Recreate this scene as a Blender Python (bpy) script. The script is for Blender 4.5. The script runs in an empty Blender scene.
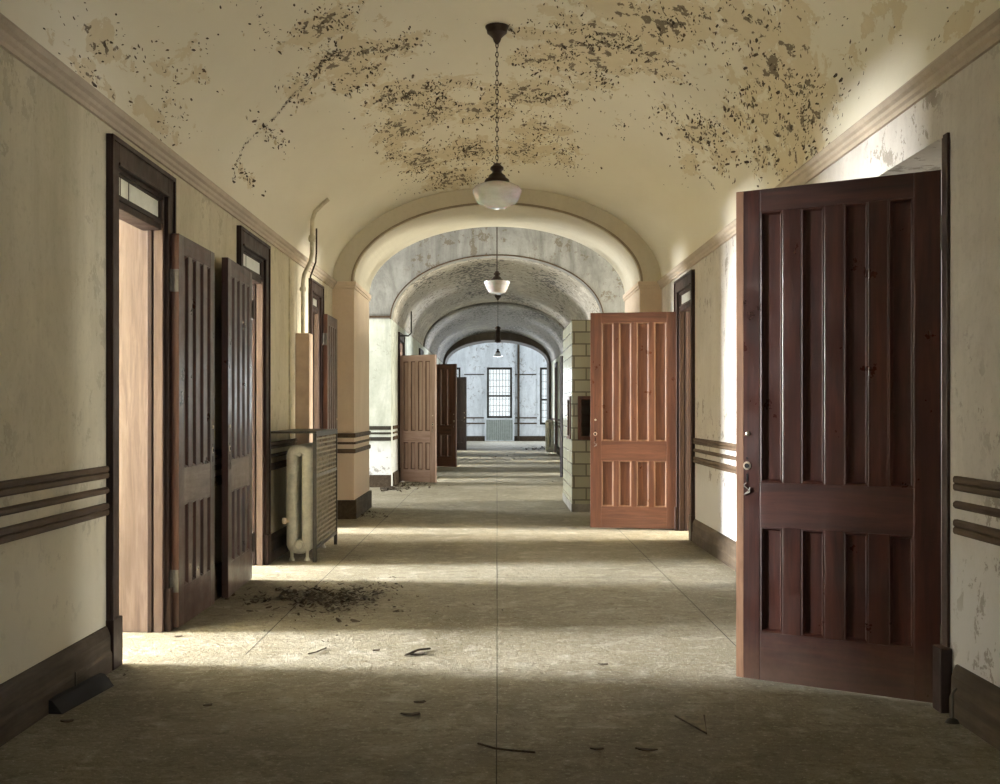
import bpy, bmesh, math, random
from mathutils import Vector, Matrix, noise
C = bpy.context.scene
COL = C.collection
PI = math.pi
random.seed(7)

# ------------------------------------------------------------------ camera
HCAM = 1.27
F = 1200.0                                   # focal length in pixels of the 1000 wide frame
cam = bpy.data.cameras.new('camera')
cam.sensor_fit = 'HORIZONTAL'; cam.sensor_width = 36.0; cam.lens = 36.0 * F / 1000.0
cam.shift_x = 0.003; cam.shift_y = 0.017
cam.clip_start = 0.05; cam.clip_end = 200
co = bpy.data.objects.new('camera', cam); COL.objects.link(co)
co.location = (0, 0, HCAM); co.rotation_euler = (PI / 2, 0, 0)
C.camera = co

# ------------------------------------------------------------------ world, exposure
w = bpy.data.worlds.new('sky'); C.world = w; w.use_nodes = True
bg = w.node_tree.nodes['Background']
bg.inputs[0].default_value = (0.86, 0.93, 1.0, 1); bg.inputs[1].default_value = 1.15
C.view_settings.view_transform = 'Standard'; C.view_settings.look = 'None'
C.view_settings.gamma = 1; C.view_settings.use_curve_mapping = False
C.view_settings.exposure = 0.2
C.cycles.use_denoising = True
C.cycles.max_bounces = 12; C.cycles.diffuse_bounces = 8; C.cycles.glossy_bounces = 4
C.cycles.sample_clamp_indirect = 6.0

DAY = (0.97, 0.985, 1.0)
def window_light(x, y, z, wdt, hgt, direction, power, col=DAY):
    """daylight through a room window, also the added fill behind the camera"""
    l = bpy.data.lights.new('window_or_fill_light', 'AREA'); l.shape = 'RECTANGLE'
    l.size = wdt; l.size_y = hgt; l.energy = power; l.color = col
    o = bpy.data.objects.new('window_or_fill_light', l); COL.objects.link(o)
    o.location = (x, y, z)
    o.rotation_euler = Vector(direction).to_track_quat('-Z', 'Y').to_euler()
    return o
# side rooms along the near corridor: tall windows at the far side of each room
XR = 9.4
window_light(-XR, 6.75, 2.15, 1.5, 2.6, (1, 0, 0), 6900)
window_light(-XR, 9.45, 2.15, 1.4, 2.6, (1, 0, 0), 7400)
window_light(-XR, 12.6, 2.15, 1.1, 2.6, (1, 0, 0), 5400)
window_light(XR, 6.10, 2.15, 1.3, 2.6, (-1, 0, 0), 420)
window_light(XR, 12.0, 2.15, 1.4, 2.6, (-1, 0, 0), 5200, (1.0, 0.95, 0.86))
# cross hall ends
window_light(-6.8, 17.6, 1.9, 1.6, 2.4, (1, 0, 0), 800)
window_light(6.8, 17.9, 1.9, 1.4, 2.4, (-1, 0, 0), 850, (1.0, 0.95, 0.82))
# far corridor rooms
FAR = [(-1, 21.4, 190), (-1, 26.95, 170), (-1, 31.3, 150), (-1, 36.0, 160), (1, 23.4, 150), (1, 29.3, 150), (1, 34.6, 120)]
for s, y, p in FAR:
    window_light(s * 4.9, y, 1.75, 0.9, 2.0, (-s, 0, 0), p * 4.6, (0.93, 0.96, 1.0))
# far day room
window_light(0.1, 47.5, 1.9, 1.1, 2.0, (0, -1, 0), 100, (0.86, 0.93, 1.0))
window_light(2.2, 47.5, 1.9, 1.0, 2.0, (0, -1, 0), 100, (0.86, 0.93, 1.0))
window_light(-5.2, 43.5, 2.0, 3.0, 2.2, (1, 0, 0), 190, (0.86, 0.93, 1.0))
window_light(5.2, 43.5, 2.0, 3.0, 2.2, (-1, 0, 0), 190, (0.86, 0.93, 1.0))
# added unseen fill behind the camera, tilted up to brighten vault and walls
window_light(0, -6.8, 2.0, 2.4, 2.4, (0, 1, 0.40), 45, (1.0, 0.95, 0.86))

# ------------------------------------------------------------------ mesh helpers
class MB:
    def __init__(s): s.v = []; s.f = []
    def add(s, vs, fs):
        n = len(s.v); s.v += [tuple(v) for v in vs]; s.f += [tuple(n + i for i in f) for f in fs]; return s
    def box(s, x0, x1, y0, y1, z0, z1):
        x0, x1 = min(x0, x1), max(x0, x1); y0, y1 = min(y0, y1), max(y0, y1); z0, z1 = min(z0, z1), max(z0, z1)
        return s.add([(x0,y0,z0),(x1,y0,z0),(x1,y1,z0),(x0,y1,z0),(x0,y0,z1),(x1,y0,z1),(x1,y1,z1),(x0,y1,z1)],
                     [(3,2,1,0),(4,5,6,7),(0,1,5,4),(1,2,6,5),(2,3,7,6),(3,0,4,7)])
    def extrude(s, poly, axis, a, b):
        """convex polygon in the plane across 'axis', swept from a to b"""
        n = len(poly)
        def P(p, t):
            return {'x': (t, p[0], p[1]), 'y': (p[0], t, p[1]), 'z': (p[0], p[1], t)}[axis]
        vs = [P(p, a) for p in poly] + [P(p, b) for p in poly]
        fs = [tuple(range(n))[::-1], tuple(range(n, 2 * n))] + [(i, (i + 1) % n, n + (i + 1) % n, n + i) for i in range(n)]
        return s.add(vs, fs)
    def lathe(s, prof, c=(0, 0, 0), n=28, axis='z'):
        vs = []; fs = []
        for r, z in prof:
            for k in range(n):
                a = 2 * PI * k / n
                p = (r * math.cos(a), r * math.sin(a), z)
                if axis == 'y': p = (p[0], p[2], p[1])
                if axis == 'x': p = (p[2], p[0], p[1])
                vs.append((p[0] + c[0], p[1] + c[1], p[2] + c[2]))
        for i in range(len(prof) - 1):
            for k in range(n):
                k2 = (k + 1) % n
                fs.append((i * n + k, i * n + k2, (i + 1) * n + k2, (i + 1) * n + k))
        fs.append(tuple(range(n))[::-1]); m = (len(prof) - 1) * n; fs.append(tuple(m + k for k in range(n)))
        return s.add(vs, fs)
    def tube(s, pts, r, n=10, closed=False, sy=1.0):
        pts = [Vector(p) for p in pts]; N = len(pts); vs = []; fs = []
        up = None
        for i, p in enumerate(pts):
            if closed: t = (pts[(i + 1) % N] - pts[i - 1])
            else: t = pts[min(i + 1, N - 1)] - pts[max(i - 1, 0)]
            t.normalize()
            if up is None:
                up = Vector((0, 1, 0)) if abs(t.y) < 0.9 else Vector((1, 0, 0))
            a = (up - t * up.dot(t)).normalized(); b = t.cross(a)
            for k in range(n):
                q = 2 * PI * k / n
                vs.append(p + a * math.cos(q) * r * sy + b * math.sin(q) * r)
        for i in range(N if closed else N - 1):
            j = (i + 1) % N
            for k in range(n):
                k2 = (k + 1) % n
                fs.append((i * n + k, i * n + k2, j * n + k2, j * n + k))
        if not closed:
            fs.append(tuple(range(n))[::-1]); fs.append(tuple((N - 1) * n + k for k in range(n)))
        return s.add(vs, fs)
    def build(s, name, mat, parent=None, smooth=False, bevel=0.0, loc=None):
        me = bpy.data.meshes.new(name); me.from_pydata(s.v, [], s.f); me.update()
        bm = bmesh.new(); bm.from_mesh(me); bmesh.ops.recalc_face_normals(bm, faces=bm.faces[:]); bm.to_mesh(me); bm.free()
        if mat: me.materials.append(mat)
        if smooth:
            for p in me.polygons: p.use_smooth = True
            try: me.set_sharp_from_angle(angle=math.radians(38))
            except Exception: pass
        o = bpy.data.objects.new(name, me); COL.objects.link(o)
        if parent: o.parent = parent
        if loc: o.location = loc
        if bevel:
            m = o.modifiers.new('bevel', 'BEVEL'); m.width = bevel; m.segments = 2; m.limit_method = 'ANGLE'
        return o
def empty(name, loc, rz=0):
    o = bpy.data.objects.new(name, None); o.empty_display_size = .1; COL.objects.link(o)
    o.location = loc; o.rotation_euler = (0, 0, rz); return o
def tag(o, label, cat, group=None, kind=None):
    o['label'] = label; o['category'] = cat
    if group: o['group'] = group
    if kind: o['kind'] = kind
    return o
def struct(o): o['kind'] = 'structure'; return o
def copy_tree(o, parent=None):
    c = o.copy(); COL.objects.link(c)
    if parent: c.parent = parent
    for ch in list(o.children): copy_tree(ch, c)
    return c

# ------------------------------------------------------------------ materials
def mat(name, rough=.6, spec=.5):
    m = bpy.data.materials.new(name); m.use_nodes = True
    nt = m.node_tree; b = nt.nodes['Principled BSDF']
    b.inputs['Roughness'].default_value = rough; b.inputs['Specular IOR Level'].default_value = spec
    return m, nt, b
def N(nt, kind, **kw):
    n = nt.nodes.new(kind)
    for k, v in kw.items():
        if k in n.inputs: n.inputs[k].default_value = v
        else: setattr(n, k, v)
    return n
def coords(nt, scale=(1, 1, 1), space='world'):
    if space == 'world': src = N(nt, 'ShaderNodeNewGeometry').outputs['Position']
    else: src = N(nt, 'ShaderNodeTexCoord').outputs['Object']
    mp = N(nt, 'ShaderNodeMapping'); mp.inputs['Scale'].default_value = scale
    nt.links.new(src, mp.inputs[0]); return mp.outputs[0]
def tex(nt, vec, scale, detail=6, rough=.6, dist=0):
    n = N(nt, 'ShaderNodeTexNoise', Scale=scale, Detail=detail, Roughness=rough, Distortion=dist)
    nt.links.new(vec, n.inputs['Vector']); return n.outputs['Fac']
def ramp(nt, fac, stops, interp='LINEAR'):
    r = N(nt, 'ShaderNodeValToRGB'); r.color_ramp.interpolation = interp
    e = r.color_ramp.elements
    while len(e) < len(stops): e.new(.5)
    for i, (p, c) in enumerate(stops):
        e[i].position = p
        if not isinstance(c, tuple): c = (c, c, c)
        e[i].color = (*c, 1)
    nt.links.new(fac, r.inputs[0]); return r.outputs[0]
def mix(nt, fac, a, b, mode='MIX'):
    n = N(nt, 'ShaderNodeMix'); n.data_type = 'RGBA'; n.blend_type = mode
    for s, v in ((n.inputs[0], fac), (n.inputs[6], a), (n.inputs[7], b)):
        if isinstance(v, (int, float)): s.default_value = v
        elif isinstance(v, tuple): s.default_value = (*v, 1)
        else: nt.links.new(v, s)
    return n.outputs[2]
def math_(nt, op, a, b=0.0):
    n = N(nt, 'ShaderNodeMath', operation=op)
    for s, v in ((n.inputs[0], a), (n.inputs[1], b)):
        if isinstance(v, (int, float)): s.default_value = v
        else: nt.links.new(v, s)
    return n.outputs[0]
def bump(nt, b, h, strength=.3, dist=.01):
    n = N(nt, 'ShaderNodeBump', Strength=strength, Distance=dist)
    nt.links.new(h, n.inputs['Height']); nt.links.new(n.outputs[0], b.inputs['Normal'])

def plaster(name, base, stain, light, low=None, peel_amt=.0, streak=1.0):
    m, nt, b = mat(name, .75, .25)
    p = coords(nt)
    a = tex(nt, p, 1.3, 8, .65, .6)
    c = mix(nt, ramp(nt, a, [(.35, 0.0), (.68, 1.0)]), base, light)
    ps = coords(nt, (1.8, 1.8, .45)); s1 = tex(nt, ps, 1.6, 9, .72, .8)
    c = mix(nt, math_(nt, 'MULTIPLY', ramp(nt, s1, [(.44, 0.0), (.70, 1.0)]), .55 * streak), c, stain)
    f = tex(nt, p, 26, 5, .7)
    c = mix(nt, math_(nt, 'MULTIPLY', ramp(nt, f, [(.52, 0.0), (.75, 1.0)]), .35), c, stain)
    if low:
        # worn, paler lower wall where the paint has come off
        sep = N(nt, 'ShaderNodeSeparateXYZ'); nt.links.new(p, sep.inputs[0])
        h = math_(nt, 'ADD', sep.outputs[2], math_(nt, 'MULTIPLY', tex(nt, p, 1.7, 6, .7), .8))
        c = mix(nt, ramp(nt, math_(nt, 'MULTIPLY', h, .5), [(.46, .85), (.66, 0.0)]), c, low)
    if peel_amt:
        g = tex(nt, p, 7, 10, .72, .2); lo = tex(nt, p, .9, 2, .5)
        k = math_(nt, 'MULTIPLY', ramp(nt, g, [(.565, 0.0), (.58, 1.0)]), ramp(nt, lo, [(.46, 0.0), (.56, 1.0)]))
        c = mix(nt, math_(nt, 'MULTIPLY', k, peel_amt), c, (.13, .10, .065))
    nt.links.new(c, b.inputs['Base Color'])
    hh = math_(nt, 'ADD', math_(nt, 'MULTIPLY', tex(nt, p, 5, 8, .7), 1.0), math_(nt, 'MULTIPLY', f, .25))
    bump(nt, b, hh, .35, .012)
    return m
M = {}
M['wall'] = plaster('cream_plaster', (.50, .45, .32), (.29, .26, .175), (.60, .55, .41), low=(.60, .56, .44), streak=.7, peel_amt=.25)
M['wall_right'] = plaster('greyed_plaster', (.50, .46, .40), (.29, .265, .23), (.60, .57, .52), low=(.66, .66, .68), streak=.6, peel_amt=.6)
M['pier'] = plaster('peach_plaster', (.62, .49, .36), (.48, .37, .26), (.68, .56, .43), low=(.66, .52, .40), streak=.5)
M['arch'] = plaster('arch_plaster', (.60, .55, .42), (.47, .42, .31), (.66, .61, .48), streak=.4)
M['cornice'] = plaster('dull_cornice_paint', (.42, .35, .27), (.28, .23, .17), (.52, .44, .34), streak=.5)
M['bead_shade'] = plaster('bead_shadow_brown', (.26, .21, .14), (.18, .14, .09), (.34, .28, .20), streak=.5)  # bead's thin shadow line put into its dark colour
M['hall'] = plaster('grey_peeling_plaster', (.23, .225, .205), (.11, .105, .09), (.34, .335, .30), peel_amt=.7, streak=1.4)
M['hall_pale'] = plaster('pale_green_plaster', (.42, .44, .37), (.28, .30, .24), (.64, .66, .58), low=(.66, .67, .66), peel_amt=.6, streak=1.3)
M['far'] = plaster('blue_white_plaster', (.62, .65, .67), (.33, .35, .36), (.78, .81, .83), peel_amt=.5)
M['room'] = plaster('room_plaster', (.62, .58, .46), (.45, .41, .32), (.70, .66, .54))
M['far_vault'] = plaster('stained_vault_plaster', (.20, .19, .18), (.07, .065, .06), (.40, .38, .35), peel_amt=.9, streak=1.5)
M['end_shade'] = plaster('shadowed_end_plaster', (.12, .095, .075), (.06, .05, .04), (.18, .15, .12), streak=1.2)  # end arch lies in shadow; that shade is put into this dark brown

def vault_mat(name, base, light, bare, dark, k=1.0):
    m, nt, b = mat(name, .72, .25)
    p = coords(nt, (1, .5, 1))
    at = N(nt, 'ShaderNodeAttribute'); at.attribute_name = 'peel'
    pe = at.outputs['Fac']
    a = tex(nt, p, .9, 6, .6, .5)
    c = mix(nt, ramp(nt, a, [(.30, 0.0), (.62, 1.0)]), base, light)
    # loose scale: bare tan underplaster inside the peeled zones
    g = tex(nt, p, 6.5, 10, .68, .35)
    t = math_(nt, 'ADD', g, math_(nt, 'MULTIPLY', math_(nt, 'SUBTRACT', pe, .5), .42))
    bm_ = ramp(nt, t, [(.49, 0.0), (.505, 1.0)])
    sp = tex(nt, coords(nt, (1, 1.2, 1)), 5, 5, .6, .6)
    bare_c = mix(nt, math_(nt, 'MULTIPLY', sp, .6), bare, light)
    c = mix(nt, math_(nt, 'MULTIPLY', bm_, .75), c, bare_c)
    # dark spots: flake shadows painted in, along with dark underlayer
    v = tex(nt, p, 15, 8, .62, .15)
    t2 = math_(nt, 'ADD', v, math_(nt, 'MULTIPLY', math_(nt, 'SUBTRACT', pe, .5), .28))
    d = ramp(nt, t2, [(.645, 0.0), (.665, 1.0)])
    c = mix(nt, math_(nt, 'MULTIPLY', d, .85 * k), c, dark)
    nt.links.new(c, b.inputs['Base Color'])
    h = math_(nt, 'SUBTRACT', math_(nt, 'MULTIPLY', tex(nt, p, 2.2, 7, .6), .9), math_(nt, 'MULTIPLY', bm_, .35))
    bump(nt, b, h, .45, .02)
    return m
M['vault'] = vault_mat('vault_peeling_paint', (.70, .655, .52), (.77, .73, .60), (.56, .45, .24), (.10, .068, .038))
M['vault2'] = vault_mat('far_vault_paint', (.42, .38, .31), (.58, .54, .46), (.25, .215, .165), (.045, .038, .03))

M['vault3'] = vault_mat('shaded_distant_vault_paint', (.34, .32, .29), (.40, .38, .35), (.17, .165, .16), (.04, .038, .036))  # darker grey: peeled plaster plus shading put into the colour
def wood(name, c0, c1, c2, rough=.32, axis='z', dust=0.0, coat=.35, space='obj', spec=.5):
    m, nt, b = mat(name, rough, .5)
    sc = {'z': (9, 9, .7), 'x': (.7, 9, 9), 'y': (9, .7, 9)}[axis]
    p = coords(nt, sc, space)
    a = tex(nt, p, 2.0, 8, .6, .9)
    c = ramp(nt, a, [(.25, c0), (.5, c1), (.78, c2)])
    fine = tex(nt, coords(nt, tuple(s * 4 for s in sc), space), 2.5, 4, .7)
    c = mix(nt, math_(nt, 'MULTIPLY', ramp(nt, fine, [(.45, 0.0), (.65, 1.0)]), .35), c, c0)
    if dust:
        q = coords(nt, (1, 1, 1), space); sep = N(nt, 'ShaderNodeSeparateXYZ'); nt.links.new(q, sep.inputs[0])
        hz = math_(nt, 'ADD', sep.outputs[2], math_(nt, 'MULTIPLY', tex(nt, q, 9, 7, .7), .35))
        fac = math_(nt, 'MULTIPLY', ramp(nt, hz, [(.12, 1.0), (.42, 0.0)]), dust)
        c = mix(nt, fac, c, (.17, .11, .075))
    nt.links.new(c, b.inputs['Base Color'])
    b.inputs['Specular IOR Level'].default_value = spec
    b.inputs['Coat Weight'].default_value = coat; b.inputs['Coat Roughness'].default_value = .22
    rr = ramp(nt, tex(nt, coords(nt, (1, 1, 1), space), 5, 5, .7), [(.3, max(rough - .08, .05)), (.7, rough + .16)])
    nt.links.new(rr, b.inputs['Roughness'])
    bump(nt, b, a, .12, .004)
    return m
RED = ((.016, .0055, .004), (.047, .014, .0095), (.088, .027, .018))
BRN = ((.060, .023, .012), (.115, .044, .023), (.18, .075, .040))
DRK = ((.012, .005, .003), (.030, .013, .008), (.055, .026, .017))
M['leaf_red_v'] = wood('mahogany_red_upright', *RED, axis='z', dust=.4, coat=.2)
M['leaf_red_h'] = wood('mahogany_red_level', *RED, axis='x', dust=.4, rough=.42, coat=.15)
M['leaf_brown_v'] = wood('orange_brown_upright', *BRN, axis='z')
M['leaf_brown_h'] = wood('orange_brown_level', *BRN, axis='x', rough=.4)
M['sheen_h'] = wood('grey_sheen_rail', (.09, .06, .05), (.155, .115, .10), (.22, .18, .165), axis='x', rough=.45)  # reflection off the level grain put into a greyer rail colour
M['pale_edge'] = wood('pale_moulding_wood', (.11, .055, .03), (.20, .105, .06), (.29, .165, .10), axis='z')  # moulding wood lighter than the leaf around it
M['edge_wood'] = wood('orange_edge', (.14, .060, .028), (.24, .12, .06), (.32, .18, .10), axis='z', rough=.5, coat=.1)  # orange wood for the strip along the free edge
M['dark_wood'] = wood('dark_trim_wood', *DRK, axis='z', rough=.5, coat=.05, spec=.3, space='world')
M['dark_wood_y'] = wood('dark_rail_wood', (.045, .029, .017), (.080, .052, .031), (.12, .082, .05), axis='y', rough=.65, coat=0, spec=.2, space='world')
M['base_wood'] = wood('dusty_skirting_wood', (.030, .020, .012), (.056, .040, .025), (.10, .076, .05), axis='y', rough=.7, coat=0, spec=.2, space='world')
M['jamb_wood'] = wood('pink_lit_jamb_wood', (.075, .048, .040), (.145, .10, .085), (.235, .175, .155), axis='z', rough=.45, coat=.2, space='world')  # pink cast of the room light put into the lining colour
M['pale_leaf_v'] = wood('glare_pale_upright', (.28, .17, .13), (.44, .29, .23), (.58, .42, .35), axis='z', rough=.35)  # glare on the far leaf carried in this pale wood colour
M['pale_leaf_h'] = wood('glare_pale_level', (.32, .20, .16), (.47, .32, .27), (.60, .44, .38), axis='x', rough=.4)  # rails of the same leaf, glare in the colour too

def simple(name, col, rough=.6, metal=0.0, var=.25, scale=12, bs=.15):
    m, nt, b = mat(name, rough)
    f = tex(nt, coords(nt, (1, 1, 1), 'obj'), scale, 6, .65)
    c = mix(nt, ramp(nt, f, [(.35, 0.0), (.7, 1.0)]), tuple(x * (1 - var) for x in col), tuple(min(1, x * (1 + var)) for x in col))
    nt.links.new(c, b.inputs['Base Color']); b.inputs['Metallic'].default_value = metal
    bump(nt, b, f, bs, .004); return m
M['bronze'] = simple('dark_bronze', (.045, .027, .018), .45, .6)
M['iron'] = simple('black_iron', (.045, .04, .03), .5, .5)
M['grille'] = simple('tan_painted_grille', (.21, .175, .115), .55, .2, .3)
M['radiator'] = simple('old_cream_radiator_paint', (.50, .49, .40), .45, .0, .18, 20)
M['steel'] = simple('dull_steel', (.20, .19, .17), .5, .6)
M['brass'] = simple('pale_brass', (.62, .54, .42), .35, .8)
M['black'] = simple('black_void', (.006, .005, .005), .9)
M['pipe'] = simple('cream_painted_pipe', (.52, .47, .33), .55)
M['chase'] = simple('pinkish_painted_boxing', (.50, .37, .26), .6, 0, .12, 6)
M['debris'] = simple('dark_leaf_litter', (.060, .042, .024), .9, 0, .6, 30)
M['chip'] = simple('grey_paint_chip', (.20, .17, .12), .85, 0, .4, 20)
M['flake'] = simple('shade_brown_flake', (.085, .06, .032), .85, 0, .6, 6)  # dark brown carries the shade of curled paint, with soiled backing
M['flake_pale'] = simple('pale_paint_flake', (.50, .43, .28), .8, 0, .2, 6)
M['near_black'] = simple('nearly_black_leaf', (.018, .010, .010), .5)
M['beadboard'] = simple('grey_green_boards', (.28, .31, .28), .6, 0, .2, 8)

m, nt, b = mat('milk_glass', .12, .6)
b.inputs['Base Color'].default_value = (.80, .78, .76, 1)
b.inputs['Subsurface Weight'].default_value = .25; b.inputs['Subsurface Scale'].default_value = .04
gf = tex(nt, coords(nt, (1, 1, 3), 'obj'), 7, 5, .7)
nt.links.new(ramp(nt, gf, [(.35, (.66, .63, .60)), (.6, (.82, .80, .79))]), b.inputs['Base Color'])
M['milk'] = m
m, nt, b = mat('old_window_glass', .06, .5)
b.inputs['Base Color'].default_value = (.92, .95, .92, 1); b.inputs['Transmission Weight'].default_value = 1.0; b.inputs['IOR'].default_value = 1.45
b.inputs['Roughness'].default_value = .12
M['glass'] = m

m, nt, b = mat('dusty_transom_glass', .35, .5)
gf = tex(nt, coords(nt, (1, 1, 1)), 9, 6, .7)
nt.links.new(ramp(nt, gf, [(.3, (.55, .56, .48)), (.7, (.80, .80, .72))]), b.inputs['Base Color'])
b.inputs['Transmission Weight'].default_value = .75; b.inputs['IOR'].default_value = 1.3
M['dusty_glass'] = m
# glazed block
m, nt, b = mat('glazed_wall_block', .22, .5)
p = coords(nt); sep = N(nt, 'ShaderNodeSeparateXYZ'); nt.links.new(p, sep.inputs[0])
cmb = N(nt, 'ShaderNodeCombineXYZ'); nt.links.new(math_(nt, 'ADD', sep.outputs[0], sep.outputs[1]), cmb.inputs[0]); nt.links.new(sep.outputs[2], cmb.inputs[1])
br = N(nt, 'ShaderNodeTexBrick'); nt.links.new(cmb.outputs[0], br.inputs['Vector'])
for k_, v_ in (('Scale', 1.0), ('Brick Width', .30), ('Row Height', .148), ('Mortar Size', .009), ('Mortar Smooth', .1), ('Bias', 0.0)): br.inputs[k_].default_value = v_
br.inputs['Color1'].default_value = (.36, .37, .28, 1); br.inputs['Color2'].default_value = (.43, .43, .33, 1); br.inputs['Mortar'].default_value = (.17, .165, .125, 1)
nt.links.new(br.outputs['Color'], b.inputs['Base Color'])
bump(nt, b, math_(nt, 'SUBTRACT', 1.0, br.outputs['Fac']), .5, .008)
M['block'] = m

# floor: dusty worn sheet over concrete
m, nt, b = mat('dusty_floor', .8, .25)
p = coords(nt)
big = tex(nt, p, .8, 7, .62, .4)
c = ramp(nt, big, [(.30, (.150, .130, .082)), (.55, (.225, .200, .140)), (.75, (.31, .285, .22))])
mid = tex(nt, p, 5.5, 10, .72, .5)
c = mix(nt, math_(nt, 'MULTIPLY', ramp(nt, mid, [(.50, 0.0), (.66, 1.0)]), .6), c, (.44, .415, .345))
c = mix(nt, math_(nt, 'MULTIPLY', ramp(nt, tex(nt, p, 9, 9, .75, .3), [(.53, 0.0), (.60, 1.0)]), .55), c, (.13, .105, .06))
sc_ = tex(nt, coords(nt, (1.2, 14, 1)), 1.5, 8, .75, .8)
c = mix(nt, math_(nt, 'MULTIPLY', ramp(nt, sc_, [(.56, 0.0), (.60, 1.0)]), .35), c, (.16, .13, .08))
grit = tex(nt, p, 38, 5, .8)
c = mix(nt, math_(nt, 'MULTIPLY', ramp(nt, grit, [(.57, 0.0), (.64, 1.0)]), .6), c, (.09, .072, .045))
c = mix(nt, math_(nt, 'MULTIPLY', ramp(nt, grit, [(.36, 1.0), (.43, 0.0)]), .5), c, (.60, .57, .49))
nt.links.new(c, b.inputs['Base Color'])
nt.links.new(ramp(nt, mid, [(.3, .5), (.6, .85)]), b.inputs['Roughness'])
bump(nt, b, math_(nt, 'ADD', math_(nt, 'ADD', mid, math_(nt, 'MULTIPLY', tex(nt, p, 18, 6, .7), .7)), math_(nt, 'MULTIPLY', grit, .5)), .95, .022)
M['floor'] = m
M['joint'] = simple('dark_floor_joint', (.05, .042, .03), .9)

# ------------------------------------------------------------------ room shell
HW, SPR, RISE = 1.9, 2.73, 1.09         # near corridor: half width, spring line, rise
HW2, RISE2 = 1.72, 1.03                 # far corridor
DOORH = 2.49; T = .42
Y0, Y1 = -7.0, 13.85
A1, A1E = 13.85, 15.5
CH = 19.5; S2A, S2B = 19.8, 38.0; E2 = 39.5; YF = 47.6

fl = MB(); fl.box(-10, 10, Y0, 48, -.1, 0)
floor = struct(fl.build('floor', M['floor']))

def wall(name, side, x, y0, y1, z1, openings, th, mt, head=DOORH):
    mb = MB(); xo = side * (abs(x) + th); xi = side * abs(x); y = y0
    for (a, b_, hd) in sorted(openings):
        mb.box(xi, xo, y, a, 0, z1); mb.box(xi, xo, a, b_, hd, z1); y = b_
    mb.box(xi, xo, y, y1, 0, z1)
    return struct(mb.build(name, mt))
L_OP = [(5.95, 6.86, 2.49), (8.87, 9.77, 2.49), (12.21, 12.84, 2.47)]
R_OP = [(5.08, 6.05, 2.43), (11.63, 12.54, 2.49)]
wall('wall_left', -1, HW, Y0, Y1, 3.3, L_OP, T, M['wall'])
wall('wall_right', 1, HW, Y0, Y1, 3.3, R_OP, T, M['wall_right'])
# wall behind the camera, open where the added fill light stands
mb = MB(); mb.box(-2.4, -1.25, Y0 - .1, Y0 + .05, 0, 4.2); mb.box(1.25, 2.4, Y0 - .1, Y0 + .05, 0, 4.2)
mb.box(-1.25, 1.25, Y0 - .1, Y0 + .05, 0, .75); mb.box(-1.25, 1.25, Y0 - .1, Y0 + .05, 3.25, 4.2)
struct(mb.build('wall_back', M['wall']))

def ell(a, b_, spring, n):
    return [(-a * math.cos(PI * i / n), spring + b_ * math.sin(PI * i / n)) for i in range(n + 1)]
# clusters of peeling on the vault, taken as (image x, image y) -> (arc position s, y) on the vault surface
def on_vault(px, py, a=HW, b_=RISE, spring=SPR):
    dx = (px - 497) / F; dz = (409 - py) / F; hs = spring - HCAM
    # (dx*d/a)^2 + ((dz*d-hs)/b)^2 = 1
    A = (dx / a) ** 2 + (dz / b_) ** 2; B = -2 * dz * hs / b_ ** 2; Cc = (hs / b_) ** 2 - 1
    D = max(B * B - 4 * A * Cc, 0); d = (-B + math.sqrt(D)) / (2 * A)
    return dx * d, d, dz * d + HCAM
BL = [  # px, py, half-size across (m), half-size along (m), strength
 (325,25,.22,.30,1.),(345,60,.25,.35,1.),(395,45,.22,.25,.9),(300,95,.10,.4,.8),(270,135,.06,.5,.7),(245,175,.05,.5,.6),
 (360,75,.2,.3,1.),(400,95,.25,.35,1.),(430,110,.25,.5,1.),(400,130,.2,.5,1.),(420,160,.2,.7,1.),(450,180,.3,.6,1.),(470,150,.25,.6,1.),
 (480,110,.3,.4,.95),(440,85,.3,.3,.8),(530,95,.35,.4,1.),(560,60,.25,.3,1.),(600,35,.25,.3,1.),(600,60,.2,.3,1.),(650,25,.25,.3,1.),(690,15,.2,.3,1.),
 (620,10,.3,.25,.9),(560,20,.2,.25,.8),(540,35,.2,.2,.7),(590,80,.2,.4,.8),(540,130,.25,.6,.8),(560,155,.2,.6,.7),(520,150,.2,.6,.9),
 (620,40,.35,.3,1.),(650,60,.25,.3,.9),(580,45,.3,.3,1.),(680,30,.2,.3,.9),(395,150,.12,.5,.9),(530,60,.2,.25,.8),(770,150,.15,.5,.8),
 (760,30,.25,.35,.9),(790,45,.2,.3,.9),(770,65,.2,.4,.9),(800,90,.2,.4,.9),(750,90,.2,.4,.7),(780,120,.2,.5,.9),(810,120,.15,.5,.9),(740,120,.2,.5,.7),
 (700,135,.2,.6,.8),(720,150,.15,.6,.7),(690,165,.12,.6,.6),(800,150,.12,.6,.8),(830,100,.1,.4,.7),(850,55,.15,.3,.5),(880,20,.15,.3,.45),(960,20,.06,.3,.7),(790,10,.2,.3,.7),
 (100,45,.08,.35,.75),(90,75,.06,.35,.7),(150,115,.06,.5,.7),(130,60,.08,.3,.6),(165,70,.10,.3,.5),(190,50,.15,.3,.45),(170,100,.08,.4,.5),(110,30,.1,.3,.4),(60,20,.08,.3,.4),
 (200,75,.05,.4,.5),(230,20,.1,.3,.35),(660,110,.1,.5,.5),(620,120,.08,.5,.4),(385,25,.1,.2,.4)]
BW = []
for (px, py, sa, sb, st) in BL:
    x, y, z = on_vault(px, py); BW.append((x, y, z, sa, sb, st))
def peel_at(x, y, z):
    v = 0
    for (bx, by, bz, sa, sb, st) in BW:
        dd = ((x - bx) ** 2 + (z - bz) ** 2) / sa ** 2 + ((y - by) / sb) ** 2
        if dd < 6: v = max(v, st * math.exp(-dd * .7))
    return v
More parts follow.
